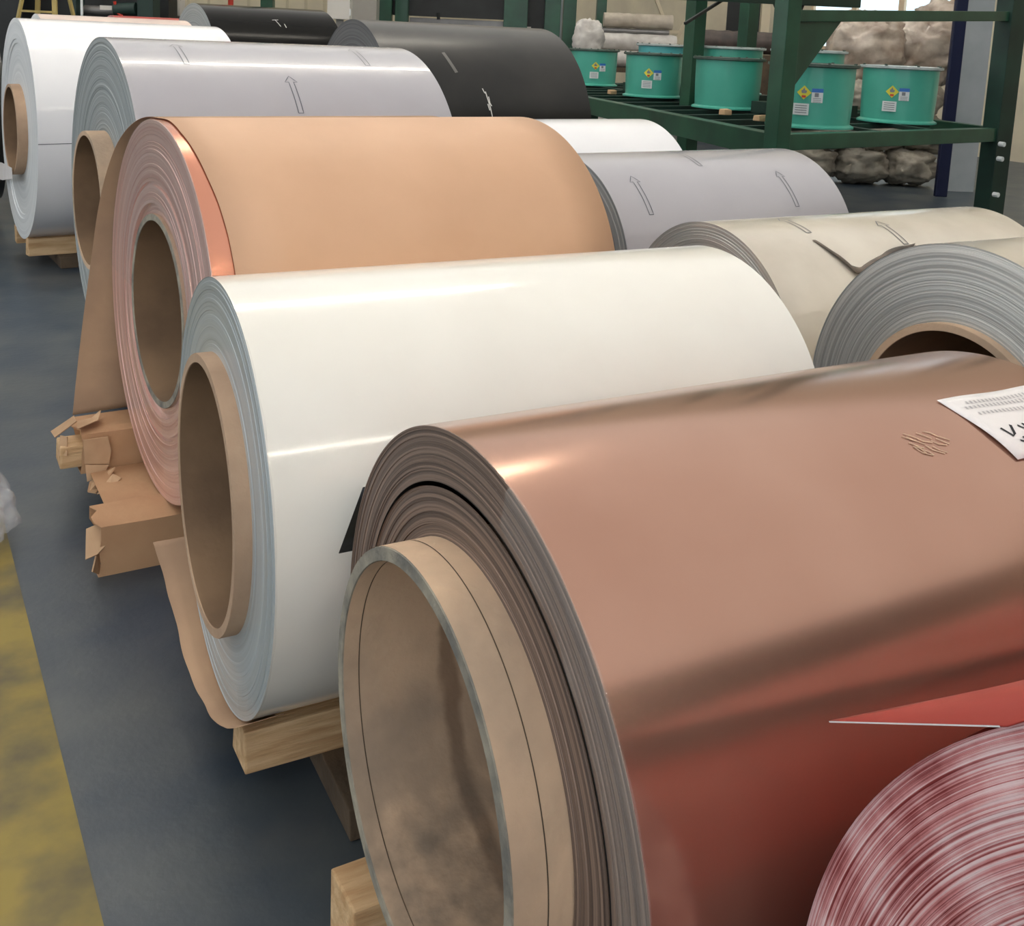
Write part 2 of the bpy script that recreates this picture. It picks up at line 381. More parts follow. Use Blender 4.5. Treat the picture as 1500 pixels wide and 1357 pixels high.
# plastic film folded over the rim
def film_ring(t, R, th0, th1, r_in, label, seed, lift=.004, x1=.025):
    def fn(u, v):
        th = math.radians(u); nz = noise.noise(Vector((u*.12, v*7, seed)))
        if v < .6:
            r = r_in+(R+.001-r_in)*(v/.6); x = -.003-lift*(.6+nz*.8)
        else:
            r = R+.0016; x = -.003+(v-.6)/.4*(x1+.4*x1*nz)
        r += .0010*nz if v < .6 else 0
        return (x, -r*math.cos(th), r*math.sin(th))
    o = sheet('plastic_film', fn, ls(th0, th1, 120), [0, .2, .4, .55, .6, .65, .8, 1], 'film', t, (0, 0, R))
    o['label'] = label; return o
film_ring(brown, BR, -70, 76, BR-.05, 'clear wrinkled plastic film over the coil edge', 1.0, .006, .004)
# black free end of the strip sticking out behind the coil
def tail(u, v):
    a = math.radians(168 + 0*u); L_ = u*.16
    p0 = cyl(BR, 0, 150, .004); d = Vector((0, .45, -.89))
    return p0 + d*L_ + Vector((-.002 - .012*u + v*.5, 0, 0))
o = sheet('strip_end', tail, ls(0, 1, 5), ls(0, 1, 4), 'black_tail', brown, (0, 0, BR), .0012); o['label'] = 'black free end of the strip behind the coil'
# pale rubbed scuffs on the sheet
rnd = random.Random(4)
lines = []
for k in range(16):
    a = BR*math.radians(rnd.uniform(67, 71.5)); x = rnd.uniform(.585, .645); lines.append([(x, a), (x+rnd.uniform(.004, .012), a-rnd.uniform(.004, .012)), (x+rnd.uniform(.01, .02), a-rnd.uniform(.012, .02))])
mat('scuff', (196, 164, 136), .5)
strokes('scuff_mark', lines, BR, 'scuff', brown, .0018)

# --- paper on the brown coil (a thing of its own, lying on it)
lab = thing('paper_note', 'white paper slip with black handwriting lying on the copper-brown coil', 'paper', (BX, BY, ZB), BYAW)
def lsurf(s, t_):            # s 0..1 along the axis, t 0..1 up the coil
    x = .723+.02*(1-t_)+s*.23 - .012*t_*0 + .004*math.sin(s*3); th = 60.5+18.2*t_ - s*.5
    return cyl(BR, x, th, .0025+.0015*math.sin(t_*6)+.0012*math.sin(s*9))
sheet('paper_sheet', lsurf, ls(0, 1, 14), ls(0, 1, 14), 'paper', lab, (0, 0, BR), .0006)
def on_label(name, polys, wid, material):
    V = []; F = []
    for ln in polys:
        k0 = len(V)
        for i, q in enumerate(ln):
            p0 = ln[max(0, i-1)]; p1 = ln[min(len(ln)-1, i+1)]; dx, dy = (p1[0]-p0[0])*.23, (p1[1]-p0[1])*.133; l = math.hypot(dx, dy) or 1
            nx, ny = -dy/l*wid/2/.23, dx/l*wid/2/.133
            for s in (1, -1):
                p = lsurf(q[0]+s*nx, q[1]+s*ny); V.append(p + Vector((0, p.y, p.z)).normalized()*.0012)
        F += [(k0+2*i, k0+2*i+1, k0+2*i+3, k0+2*i+2) for i in range(len(ln)-1)]
    mesh_obj(name, V, F, material, lab, (0, 0, BR))
hand = [[(.02+.10, .40), (.14, .27), (.17, .30), (.22, .42)], [(.15, .20), (.19, .16), (.25, .22)], [(.16, .10), (.21, .08), (.27, .14)], [(.20, .24), (.21, .12), (.20, .03)],
        [(.17, .05), (.23, .03), (.29, .07)], [(.27, .40), (.31, .30), (.36, .36)], [(.33, .42), (.31, .26), (.27, .16)], [(.30, .2), (.36, .22), (.4, .3)], [(.36, .14), (.42, .2), (.46, .34)], [(.44, .12), (.50, .24), (.5, .36)],
        [(.55, .1), (.6, .3), (.66, .36)], [(.56, .26), (.62, .2), (.7, .22)], [(.74, .12), (.76, .3), (.82, .34)]]
on_label('handwriting', hand, .0042, 'ink')
mat('faint', (186, 182, 184), .6)
pr = []
for row, (t0, s0) in enumerate(((.86, .16), (.78, .10), (.66, .13))):
    for k in range(22):
        s = s0+k*.036; pr.append([(s, t0-.02-.0008*k), (s+.010, t0+.028)]); 
on_label('printed_lines', pr, .0035, 'faint')

# --- white coil
WX, WY, WR, WYAW, WL = .5422, 1.9393, .423, -.0608, 1.207
def wdish(s): return .018*max(0, 1-s*1.45)*1 + (.006 if .45 < s < .62 else 0) - (.004 if s > .86 else 0)
white = coil('metal_coil', 'glossy off-white coil between the copper-brown coil and the kraft-wrapped coil', WX, WY, WR, WYAW, WL, 'sheet_white', 'face_blue', 'core', .031, 18, .0012, lambda s: .0, 11)
film_ring(white, WR, -60, 60, WR-.06, 'clear plastic film over the coil edge', 4.0, .003, .006)
pts = [(-.074, -142.8), (-.063, -134.2), (-.052, -123.1), (-.049, -108.8), (-.044, -96.6), (-.038, -83), (-.036, -72.9), (-.031, -58.8), (-.01, -48)]
def interp(tab, t):
    for (x0, t0), (x1, t1) in zip(tab[:-1], tab[1:]):
        if (t0 <= t <= t1) or (t1 <= t <= t0): return x0+(x1-x0)*(t-t0)/(t1-t0)
    return tab[0][0] if abs(t-tab[0][1]) < abs(t-tab[-1][1]) else tab[-1][0]
o = sheet('paper_wrap', lambda u, v: cyl(WR, interp(pts, u)*(1-v)+.06*v + (.004*noise.noise(Vector((u*.1, 0, 0))) if v == 0 else 0), u, .004+.004*(1-v)*abs(math.sin(u*.05))), ls(-142.8, -50, 50), ls(0, 1, 5), 'kraft_dull', white, (0, 0, WR), .001)
o['label'] = 'brown kraft paper sticking out past the coil end'
# --- copper coil in kraft paper
CX_, CY_, CR, CYAW, CLN = .6388, 2.9089, .5359, .0391, 1.219
def cdish(s): return .008 if s < .12 else (-.002 if s < .3 else (.006 if s < .36 else .0))
copper = coil('metal_coil', 'copper coil wrapped in tan kraft paper behind the off-white coil', CX_, CY_, CR, CYAW, CLN, 'sheet_copper', 'face_pink', 'core', .004, 26, .0012, cdish, 21, core_edge='core_edge')
pe = [(-.10, 200), (-.05, 150), (.0, 110), (.012, 95), (.025, 86.2), (.024, 73.8), (.032, 61.5), (.038, 51.9), (.047, 42.7), (.053, 33), (.056, 22.7), (.058, 0), (.06, -40), (.06, -80)]
o = sheet('paper_wrap', lambda u, v: cyl(CR, interp(pe, u)*(1-v)+(CLN+.004)*v, u, .0025+.0015*(1-v)), ls(-80, 100, 90), ls(0, 1, 9), 'kraft', copper, (0, 0, CR), .0008)
o['label'] = 'smooth tan kraft paper round the coil'
def ptail(u, v):     # from the top over the back and hanging to the floor
    if u < .5:
        th = 92+u/.5*80; p = cyl(CR, 0, th, .003+.03*min(1, u*4))
    else:
        k = (u-.5)/.5; q = cyl(CR, 0, 172, .033); p = Vector((0, q.y+.03*math.sin(k*2.2), q.z-k*(.565)))
    p.x = (.014-.135*u)*(1-v)+.9*v
    return p
o = sheet('paper_tail', ptail, ls(0, 1, 60), ls(0, 1, 6), 'kraft_dull', copper, (0, 0, CR), .001); o['label'] = 'loose kraft paper hanging down behind the coil'
film_ring(copper, CR, -80, 178, RO+.006, 'clear plastic film over the coil face', 9.0, .0025, .004)
# --- grey coil with arrows
GX, GY, GR, GYAW, GL = .7356, 4.2657, .636, .0377, 1.272
grey = coil('metal_coil', 'tall light grey coil printed with arrows behind the kraft-wrapped coil', GX, GY, GR, GYAW, GL, 'sheet_grey', 'face_grey', 'core_dirty', .065, 36, .0014, lambda s: .01*(1-s), 31)
for x, th in ((.615, 37), (.237, 60), (.99, 62)): arrow(GR, x, th, grey)
# --- far white coil
FX, FY, FR, FYAW, FL = .7012, 6.8675, .6649, .0451, 1.2
fw = coil('metal_coil', 'bright white coil with recessed white end at the far left', FX, FY, FR, FYAW, FL, 'sheet_pure', 'face_white', 'core', .045, 16, .0005, lambda s: .012 if s < .62 else (.006 if s < .7 else 0), 41, n_seg=128)
tgp = [onx(u, v, .645) - Vector((FX, FY, ZB)) for u, v in ((-14, 236), (2, 238), (17, 246), (18, 262), (4, 264), (-14, 260))]
tgp = [Matrix.Rotation(-FYAW, 3, 'Z') @ p for p in tgp]
o = mesh_obj('paper_tag', tgp + [p+Vector((.0015, 0, 0)) for p in tgp], [tuple(range(6)), tuple(range(11, 5, -1))] + [(k, k+6, (k+1) % 6+6, (k+1) % 6) for k in range(6)], 'paper', fw); o['label'] = 'white paper tag at the tube'
strokes('sheet_seam', [[(.0, math.radians(-1.8)*FR), (1.2, math.radians(-.5)*FR)]], FR, 'printgrey', fw, .004)
# --- second column of coils
steel = coil('metal_coil', 'bare steel coil end with a cardboard tube right of the off-white coil', 2.102, 1.421, .457, -.064, 1.23, 'sheet_cream', 'face_steel', 'core_dirty', .02, 60, .0012, lambda s: .003*(1-s), 51)
cream = coil('metal_coil', 'cream coil with a torn film edge and faint arrows behind the steel coil end', 2.145, 2.328, .403, -.042, 1.243, 'sheet_cream', 'face_cream', 'core', .03, 30, .0025, lambda s: .012*(1-s), 61)
for x, th in ((.62, 59), (.283, 72)): arrow(.403, x, th, cream, .14)
# torn protective film with a curled dark edge
tear = [(.27, 66), (.285, 61), (.303, 56.6), (.321, 49.4), (.355, 48.5), (.394, 49.7), (.45, 53), (.511, 55.5), (.587, 58), (.66, 59)]
def tfn(u, v):
    i = min(int(u*(len(tear)-1)), len(tear)-2); k = u*(len(tear)-1)-i
    x = tear[i][0]+(tear[i+1][0]-tear[i][0])*k; th = tear[i][1]+(tear[i+1][1]-tear[i][1])*k
    w_ = math.sin(PI*u)**.6*5.0
    return cyl(.403, x-.012*v*(1 if u < .4 else 0), th-v*w_+.4*math.sin(u*25), .002+.014*math.sin(PI*u)*math.sin(v*2.2))
mat('torn', (106, 92, 78), .5, c2=(60, 52, 46), scale=8)
o = sheet('torn_film', tfn, ls(0, 1, 40), ls(0, 1, 6), 'torn', cream, (0, 0, .403), .0008); o['label'] = 'curled dark torn film edge'
grey2 = coil('metal_coil', 'light grey coil printed with arrows right of the kraft-wrapped coil', 2.315, 3.374, .446, .018, 1.23, 'sheet_grey', 'face_grey', 'core', .03, 14, .001, None, 71, n_seg=128)
for x, th in ((.153, 35), (.936, 34.2), (.553, 66)): arrow(.446, x, th, grey2)
white2 = coil('metal_coil', 'small plain white coil beside the green rack and behind the arrowed grey coil', 2.223, 4.314, .473, .006, 1.23, 'sheet_pure', 'face_white', 'core', .03, 12, .001, None, 81, n_seg=128)
char = coil('metal_coil', 'dusty charcoal coil with a dark end and white scratches beside the teal drums', 2.351, 5.658, .704, -.049, 1.232, 'sheet_charcoal', 'face_dark', 'core', .03, 24, .0012, None, 91, n_seg=128)
mat('scratch', (206, 204, 200), .5)
R_ = .704
strokes('scratch', [[(.545, R_*math.radians(30)), (.553, R_*math.radians(28)), (.561, R_*math.radians(27.5))], [(.560, R_*math.radians(28.5)), (.566, R_*math.radians(25)), (.575, R_*math.radians(21)), (.584, R_*math.radians(15))],
                    [(.574, R_*math.radians(26)), (.576, R_*math.radians(23)), (.585, R_*math.radians(21.5))], [(.562, R_*math.radians(22.5)), (.57, R_*math.radians(19.5))]], R_, 'scratch', char, .006)
mat('rub', (104, 102, 98), .5)
strokes('rub_mark', [[(.37, R_*math.radians(50)), (.392, R_*math.radians(43)), (.41, R_*math.radians(38))]], R_, 'rub', char, .02)
black = coil('metal_coil', 'glossy black coil with a pale grey end at the back', 2.492, 9.78, .768, .039, 1.229, 'sheet_black', 'face_grey', 'core', .03, 16, .0012, None, 101, n_seg=128)
R_ = .768
strokes('scratch', [[(.60, R_*math.radians(57)), (.66, R_*math.radians(57.5))], [(.63, R_*math.radians(57)), (.655, R_*math.radians(50))], [(.70, R_*math.radians(53)), (.705, R_*math.radians(49))]], R_, 'scratch', black, .006)
# red coil in the corner
def rbase(s): return .006*math.sin(s*7)
red = coil('metal_coil', 'red coil end with dusty pink layered edges in the lower right corner', .675, .054, .494, -.005, 1.2, 'sheet_red', 'face_red', 'core', .0, 95, .0011, rbase, 111, n_seg=192)
def rflap(u, v):
    x = -.002+1.2*v; y = .33+.209*u
    zc = .6335+math.sqrt(.494**2-(min(y, .40)-.054)**2)
    z = zc+.002 if y < .385 else (1.0*(1-(y-.385)/.154)+.905*(y-.385)/.154)
    if y >= .385: z -= .17*x*(y-.385)/.154
    return (x, y-.054, z-ZB)
o = sheet('strip_end', rflap, ls(0, 1, 16), ls(0, 1, 8), 'sheet_red', red, (0, 0, 0), .0014); o['label'] = 'loose lifted end of the red strip'
mesh_obj('cut_edge', [Vector(rflap(u, 0))+Vector((-.001, dy_, dz_)) for u in ls(.29, 1, 12) for dy_, dz_ in ((.0004, .0004), (-.0005, -.0005))], [(2*i, 2*i+1, 2*i+3, 2*i+2) for i in range(11)], 'paper', o)
# coils half hidden at the far left
pink = coil('metal_coil', 'pale cream coil whose top shows over the bright white coil', ony(52, 24, 9.3).x, 9.3, .685, .03, 1.2, 'sheet_pink', 'face_white', 'core', .02, 10, .001, None, 121, n_seg=96)
red2 = coil('metal_coil', 'red coil whose top shows between the white coil and the black coil', ony(162, 28, 11.6).x, 11.6, .70, .03, 1.2, 'sheet_red', 'face_red', 'core', .02, 10, .001, None, 131, n_seg=96)
darkc = coil('metal_coil', 'dark shiny coil cut off at the left edge of the picture', -.58, 8.45, .60, .02, 1.3, 'sheet_charcoal', 'face_dark', 'core', .02, 10, .001, None, 141, n_seg=96)
white3 = coil('metal_coil', 'white coil cut off at the top left corner of the picture', -.75, 10.3, .68, .02, 1.3, 'sheet_pure', 'face_white', 'core', .02, 10, .001, None, 151, n_seg=96)

# ------------------------------------------------------------------ skids and timbers
skid((WX, WY), WYAW, WL, WR, 'pale timber skid under the off-white coil', x0=.01)
skid((BX, BY), BYAW, BL, BR, 'pale timber skid under the copper-brown coil', x0=-.065, dys=(-.27, .2), hgt=.19)
skid((GX, GY), GYAW, GL, GR, 'timber skid under the tall grey arrowed coil', x0=-.02, dys=(-.3, .2), hgt=.2)
skid((FX, FY), FYAW, FL, FR, 'timber skid under the bright white far coil', x0=0, dys=(-.26, .17), hgt=.175)
for nm, (x, y, R, ya, L) in {'under the bare steel coil': (2.102, 1.421, .457, -.064, 1.23), 'under the cream torn-film coil': (2.145, 2.328, .403, -.042, 1.24), 'under the arrowed grey coil at the right': (2.315, 3.374, .446, .018, 1.23),
     'under the small plain white coil': (2.223, 4.314, .473, .006, 1.23), 'under the charcoal coil': (2.351, 5.658, .704, -.049, 1.23), 'under the glossy black coil': (2.492, 9.78, .768, .039, 1.23),
     'under the red coil in the corner': (.675, .054, .494, -.005, 1.2), 'under the pale cream far coil': (ony(52, 24, 9.3).x, 9.3, .685, .03, 1.2), 'under the far red coil': (ony(162, 28, 11.6).x, 11.6, .7, .03, 1.2), 'under the dark coil at the left edge': (-.58, 8.45, .6, .02, 1.3), 'under the white coil in the top left corner': (-.75, 10.3, .68, .02, 1.3)}.items():
    skid((x, y), ya, L, R, 'timber skid ' + nm, x0=.03)
# carton-wrapped timbers below the copper coil
def wrapped(x0, x1, y0, y1, z0, z1, label, ragged=.012, seed=1):
    rnd = random.Random(seed)
    t = thing('wrapped_timber', label, 'timber', (x0, (y0+y1)/2, z0), CYAW-.06, 'carton-wrapped timbers'); hy = (y1-y0)/2; h = z1-z0
    prof = [(-hy, 0), (-hy, h), (hy, h), (hy, 0)]
    V = []; F = []
    n = 9; k = 0; cols = []
    for i, (a, b) in enumerate(zip(prof, prof[1:]+prof[:1])):
        for j in range(4):
            q = (a[0]+(b[0]-a[0])*j/4, a[1]+(b[1]-a[1])*j/4); cols.append(q)
    m_ = len(cols)
    for q in cols: V.append((rnd.uniform(-ragged, ragged), q[0], q[1]))
    for q in cols: V.append((.12, q[0]+rnd.uniform(-.002, .002), q[1]+rnd.uniform(-.002, .002)))
    for q in cols: V.append((x1-x0, q[0], q[1]))
    for r in range(2):
        for j in range(m_): F.append((r*m_+j, r*m_+(j+1) % m_, (r+1)*m_+(j+1) % m_, (r+1)*m_+j))
    F.append(tuple(range(2*m_, 3*m_)))
    o = mesh_obj('carton_sleeve', V, F, 'carton', t); md = o.modifiers.new('thickness', 'SOLIDIFY'); md.thickness = .004; md.offset = -1
    MB().box((.02, -hy+.008, .008), (x1-x0-.02, hy-.008, h-.008), .003).build('timber', 'wood', t, bevel=.004)
    return t
def flap(name, pts, parent, th=.004):
    """torn piece of carton: outline in world space, given thickness"""
    pts = [Vector(p) for p in pts]; c = sum(pts, Vector())/len(pts); n = len(pts)
    nr = (pts[1]-pts[0]).cross(pts[2]-pts[0]).normalized()*th
    loc = parent.matrix_basis.inverted()
    V = [loc @ p for p in pts] + [loc @ (p+nr) for p in pts]
    F = [tuple(range(n))[::-1], tuple(range(n, 2*n))] + [(i, (i+1) % n, n+(i+1) % n, n+i) for i in range(n)]
    return mesh_obj(name, V, F, 'carton_in', parent)
wt1 = wrapped(.452, 1.7, 2.745, 2.885, 0, .138, 'carton-wrapped timber in front under the kraft-wrapped coil', seed=3)
wt2 = wrapped(.475, 1.7, 3.22, 3.38, .10, .22, 'carton-wrapped timber behind with its pale wood end showing', seed=5)
MB().box((-.055, -.07, .015), (.05, .03, .085), .004).build('wood_end', 'wood', wt2, bevel=.006)
for (a, b) in ((.8, .9), (1.4, 1.5)): MB().box((a-.5, -.62, -.10), (b-.5, .08, 0), .003).build('crosspiece', 'wood_dark', wt2)
sh = tag(MB().add([(.49, 2.90, .128), (1.6, 2.90, .128), (1.6, 3.21, .102), (.50, 3.21, .102), (.49, 2.90, .132), (1.6, 2.90, .132), (1.6, 3.21, .106), (.50, 3.21, .106)],
     [(3, 2, 1, 0), (4, 5, 6, 7), (0, 1, 5, 4), (1, 2, 6, 5), (2, 3, 7, 6), (3, 0, 4, 7)]).build('carton_sheet', 'carton'), 'flat torn carton sheet between the two wrapped timbers', 'carton')
# torn flaps
flap('torn_flap', [ony(126, 775, 2.80), ony(150, 765, 2.79), ony(154, 800, 2.74), ony(143, 812, 2.73), ony(125, 820, 2.74)], wt1)
flap('torn_flap', [ony(136, 838, 2.72), ony(142, 812, 2.74), ony(148, 805, 2.77), ony(146, 842, 2.75)], wt1)
flap('torn_flap', [ony(112, 617, 3.30), ony(134, 612, 3.32), ony(147, 601, 3.33), ony(143, 615, 3.26), ony(113, 628, 3.22)], wt2)
flap('torn_flap', [ony(74, 632, 3.30), ony(108, 609, 3.28), ony(112, 617, 3.26), ony(80, 641, 3.28)], wt2)
flap('torn_flap', [ony(88, 638, 3.26), ony(98, 640, 3.24), ony(98, 668, 3.22), ony(85, 668, 3.24)], wt2)
flap('torn_flap', [ony(122, 645, 3.20), ony(158, 640, 3.20), ony(163, 660, 3.20), ony(160, 680, 3.20), ony(124, 680, 3.20)], wt2)
flap('torn_flap', [ony(125, 681, 3.20), ony(160, 681, 3.20), ony(150, 698, 3.185), ony(128, 706, 3.175)], wt2)
flap('torn_flap', [ony(131, 706, 3.14), ony(158, 690, 3.175), ony(168, 684, 3.15), ony(150, 712, 3.12), ony(140, 722, 3.08), ony(128, 720, 3.08)], wt2)
flap('torn_flap', [ony(142, 724, 3.06), ony(165, 694, 3.10), ony(178, 700, 3.08), ony(160, 718, 3.05)], wt2)
# clear plastic bag at the left edge
def bag(u, v):
    th = u*2*PI; ph = (v-.5)*PI
    d = Vector((math.cos(th)*math.cos(ph), math.sin(th)*math.cos(ph), math.sin(ph)))
    k = 1+.35*noise.noise(d*2.4)+.18*noise.noise(d*6)
    return Vector((d.x*.10*k, d.y*.16*k, max(-.085, d.z*.11*k)+.085))
bp = onz(-6, 800, 0)
o = sheet('plastic_bag', bag, ls(0, 1, 40), ls(0, 1, 24), 'film_bag', None, (bp.x-.05, bp.y+.06, 0)); tag(o, 'crumpled clear plastic bag on the floor at the left edge', 'plastic bag')

# ------------------------------------------------------------------ green rack and drums
ZS = .88
p1 = Vector((5.57, 5.42, 0)); pl = Vector((6.75, 9.44, 0)); p2 = Vector((8.62, 5.72, 0))
dl = (pl-p1).normalized(); dr_ = (p2-p1).normalized()
pend = p1+dl*8.2; pend2 = pend+dr_*2.9
rack = thing('storage_rack', 'dark green steel rack carrying the teal drums', 'rack', p1)
def rb(name, a, b, wx, wy, m_='green', par=rack): return MB().bar(Vector(a)-p1, Vector(b)-p1, wx, wy).build(name, m_, par, bevel=.006)
Z = lambda p, z: Vector((p.x, p.y, z))
rb('post', Z(p1, 0), Z(p1, 3.3), .135, .135); rb('post', Z(p2, 0), Z(p2, 3.3), .22, .16, 'green_dark'); 
rb('post', Z(p1+dl*4.1, 0), Z(p1+dl*4.1, ZS-.1), .13, .13)
for px, q in ((1014, 11.2), (1091, 12.2)):
    b = ond(px, 100, q); b.z = 0; rb('post', b, Z(b, 3.3), .16, .16)
rb('beam', Z(p1, ZS-.09), Z(pend, ZS-.09), .12, .18); rb('beam', Z(p1, ZS-.06), Z(p2, ZS-.06), .10, .12)
rb('beam', Z(p2, ZS-.07), Z(pend2, ZS-.07), .10, .14)
rb('beam', Z(p1, 1.725), Z(p2+dr_*1.2, 1.925), .08, .085)
for k in range(1, 15):
    a = p1+dl*(.2+k*.55); rb('shelf_bar', Z(a, ZS-.035), Z(a+dr_*2.8, ZS-.035), .05, .05, 'green_dark')
for s in (1.25, 2.0):
    rb('shelf_rail', Z(p1+dr_*s, ZS-.012), Z(pend+dr_*s, ZS-.012), .05, .03, 'green_dark')
gus = [Z(p1+dr_*.05, 1.69), Z(p1+dr_*.62, 1.72), Z(p1+dr_*.05, 1.15)]
nrm = Vector((-dr_.y, dr_.x, 0))*.012
mesh_obj('gusset', [g-p1+nrm*s for s in (-1, 1) for g in gus], [(0, 1, 2), (5, 4, 3), (0, 3, 4, 1), (1, 4, 5, 2), (2, 5, 3, 0)], 'green', rack)
rb('brace', Z(p1+dl*2.5, 2.4), Z(p1+dl*.1, 1.2), .07, .07) if False else None
# second tier frame behind, with thin braces
q1 = p1+dl*2.6; q2 = p2+dl*2.4
rb('beam', Z(q1, 1.98), Z(q2, 2.05), .1, .13, 'green_dark')
qm = q1+(q2-q1)*.62; rb('post', Z(qm, ZS), Z(qm, 3.2), .12, .12)
rb('brace', Z(q1+dr_*.5, 1.70), Z(q1+dr_*1.1, 2.0), .03, .03, 'dark'); rb('brace', Z(qm-dr_*.2, 2.0), Z(qm-dr_*.05, 1.8), .03, .03, 'dark'); rb('brace', Z(qm+dr_*.3, 2.0), Z(qm+dr_*.2, 1.8), .03, .03, 'dark')
for z in (.62, .75, .30):
    for q in (p2-dr_*.16,): MB().tube([q-p1+Vector((0, -.12, z)), q-p1+Vector((0, -.17, z))], .022, 8).build('bolt', 'labelwhite', rack)

DR, DH = .325, .5
def drum_mesh():
    body = MB().lathe([(DR*.97, .03), (DR, DH*.5), (DR*1.01, DH-.02)], 40)
    bot = MB().lathe([(.0, .0), (DR+.022, 0), (DR+.022, .014), (DR*.97, .03)], 40)
    rim = MB().lathe([(DR*1.01, DH-.025), (DR+.035, DH-.016), (DR+.035, DH+.004), (DR-.02, DH+.008), (DR-.03, DH-.01), (0, DH-.015)], 40)
    return body, bot, rim
def patch(name, poly, mat_, parent, fac, dr=.003):
    V = []; 
    for s, z in poly:
        a = fac+s/DR; V.append(((DR*1.005+dr)*math.cos(a), (DR*1.005+dr)*math.sin(a), z))
    return mesh_obj(name, V, [tuple(range(len(V)))], mat_, parent)
def rect(s, z, w_, h): return [(s-w_/2, z-h/2), (s, z-h/2), (s+w_/2, z-h/2), (s+w_/2, z+h/2), (s, z+h/2), (s-w_/2, z+h/2)]
def drum(pos, label, mat_='drum', labels=(1, 1, 1), lid=False, off=0.):
    t = thing('steel_drum', label, 'drum', pos, 0, 'teal drums on the green rack')
    body, bot, rim = drum_mesh()
    body.build('drum_body', mat_, t, smooth=True); bot.build('bottom_flange', mat_, t, smooth=True, split=.6); rim.build('top_flange', 'drum_lid' if lid else 'drum_rim', t, smooth=True, split=.6)
    for k in range(8):
        a = 2*PI*k/8+.3; MB().lathe([(0, .012), (.012, .012), (.012, .0)], 6).build('bolt', 'drum_rim', t, ((DR+.02)*math.cos(a), (DR+.02)*math.sin(a), DH+.004))
    fac = math.atan2(-pos[1], -pos[0]) + off
    if labels[0]:
        s0, z0, r = -.055, .28, .055; 
        d = patch('hazard_placard', [(s0, z0-r), (s0+r, z0), (s0, z0+r), (s0-r, z0)], 'placard', t, fac)
        patch('flame_symbol', [(s0-.016, z0-.005), (s0+.016, z0-.005), (s0+.022, z0+.015), (s0+.008, z0+.018), (s0, z0+.04), (s0-.012, z0+.02), (s0-.022, z0+.015)], 'labelprint', d, fac, .0045)
        patch('red_mark', rect(s0, z0-.03, .03, .018), 'labelred', d, fac, .0045)
    if labels[1]:
        d = patch('drum_label', rect(.045, .26, .085, .11), 'labelwhite', t, fac); patch('blue_band', rect(.045, .30, .085, .03), 'labelblue', d, fac, .0045); patch('label_print', rect(.04, .265, .03, .03), 'labelprint', d, fac, .0045)
        for k in range(3): patch('label_print', rect(.045, .238-k*.013, .06, .004), 'labelprint', d, fac, .0045)
    if labels[2]:
        d = patch('drum_label', rect(-.07, .15, .12, .09), 'labelwhite', t, fac)
        for k in range(4): patch('label_print', rect(-.07, .178-k*.018, .09, .006), 'labelprint', d, fac, .0045)
    return t
def front(u, v):
    q = onz(u, v, ZS+.005); d = Vector((q.x, q.y, 0)).normalized(); c = q+d*(DR+.03); return (c.x, c.y, ZS+.004)
drum(front(868, 126), 'teal drum partly hidden by the charcoal coil', off=.25)
drum(front(955, 143.5), 'teal drum with a faded placard, second from the charcoal coil')
drum(front(1063, 161), 'teal drum without labels left of the thick green post', labels=(0, 0, 0))
drum(front(1184, 189), 'teal drum right of and partly behind the thick green post')
drum(front(1312, 181.5), 'teal drum on its own at the right end of the rack', lid=True)
def behind(u, t_):
    q = ond(u, 100, t_); MB().box((-.4, -.3, -.0), (.4, .3, .11)).build('riser_plank', 'green_dark', rack, (q.x-p1.x, q.y-p1.y, ZS)); return (q.x, q.y, ZS+.112)
drum(behind(971, 13.4), 'blue-green drum behind the second labelled drum', 'drum_blue', (0, 0, 0), True)
drum(behind(1071, 11.4), 'pale-lidded teal drum behind the drum without labels', labels=(0, 0, 0), lid=True)
drum(behind(1183, 9.9), 'pale-lidded teal drum behind the drum at the thick post', labels=(0, 0, 0), lid=True)
# rag-wrapped wood blocks and a rope on the rack
for u, v in ((896, 137), (1062, 167), (1113, 176)):
    q = onz(u, v, ZS); o = MB().box((-.04, -.035, 0), (.05, .04, .055), .006).build('wood_block', 'rag', None, (q.x, q.y, ZS-.01), bevel=.008)
    tag(o, {896: 'small pale wood block on the rack beside the charcoal coil', 1062: 'small pale wood block on the rack under the drum without labels', 1113: 'small pale wood block on the rack beside the thick post'}[u], 'wood block')

# ------------------------------------------------------------------ sacks, post and panel behind the rack
def sack(name, label, c, dims, seed, m_='sack', group='sacks behind the rack', rz=0.):
    nu, nv = 44, 30; V = []; F = []
    for i in range(nv+1):
        ph = -PI/2+PI*i/nv
        for j in range(nu):
            th = 2*PI*j/nu
            sg = lambda x, e: math.copysign(abs(x)**e, x)
            d = Vector((sg(math.cos(ph), .8)*sg(math.cos(th), .8), sg(math.cos(ph), .8)*sg(math.sin(th), .8), sg(math.sin(ph), .85)))
            k = 1.12+.20*noise.noise(d*1.7+Vector((seed*3.1, 0, 0)))-.30*abs(noise.noise(d*3.1+Vector((0, seed*2.3, 0))))-.20*abs(noise.noise(d*6.5+Vector((0, 0, seed))))+.03*noise.noise(d*14)
            V.append((d.x*dims[0]/2*k, d.y*dims[1]/2*k, max(-.52, d.z*.5*k)*dims[2]+dims[2]*.52))
    for i in range(nv):
        for j in range(nu): F.append((i*nu+j, i*nu+(j+1) % nu, (i+1)*nu+(j+1) % nu, (i+1)*nu+j))
    o = mesh_obj(name, V, F, m_, None, c, True); o.rotation_euler = (0, 0, rz)
    return tag(o, label, 'sack', group)
YS = 7.9
def sx(u, v, t_): return ond(u, v, t_)
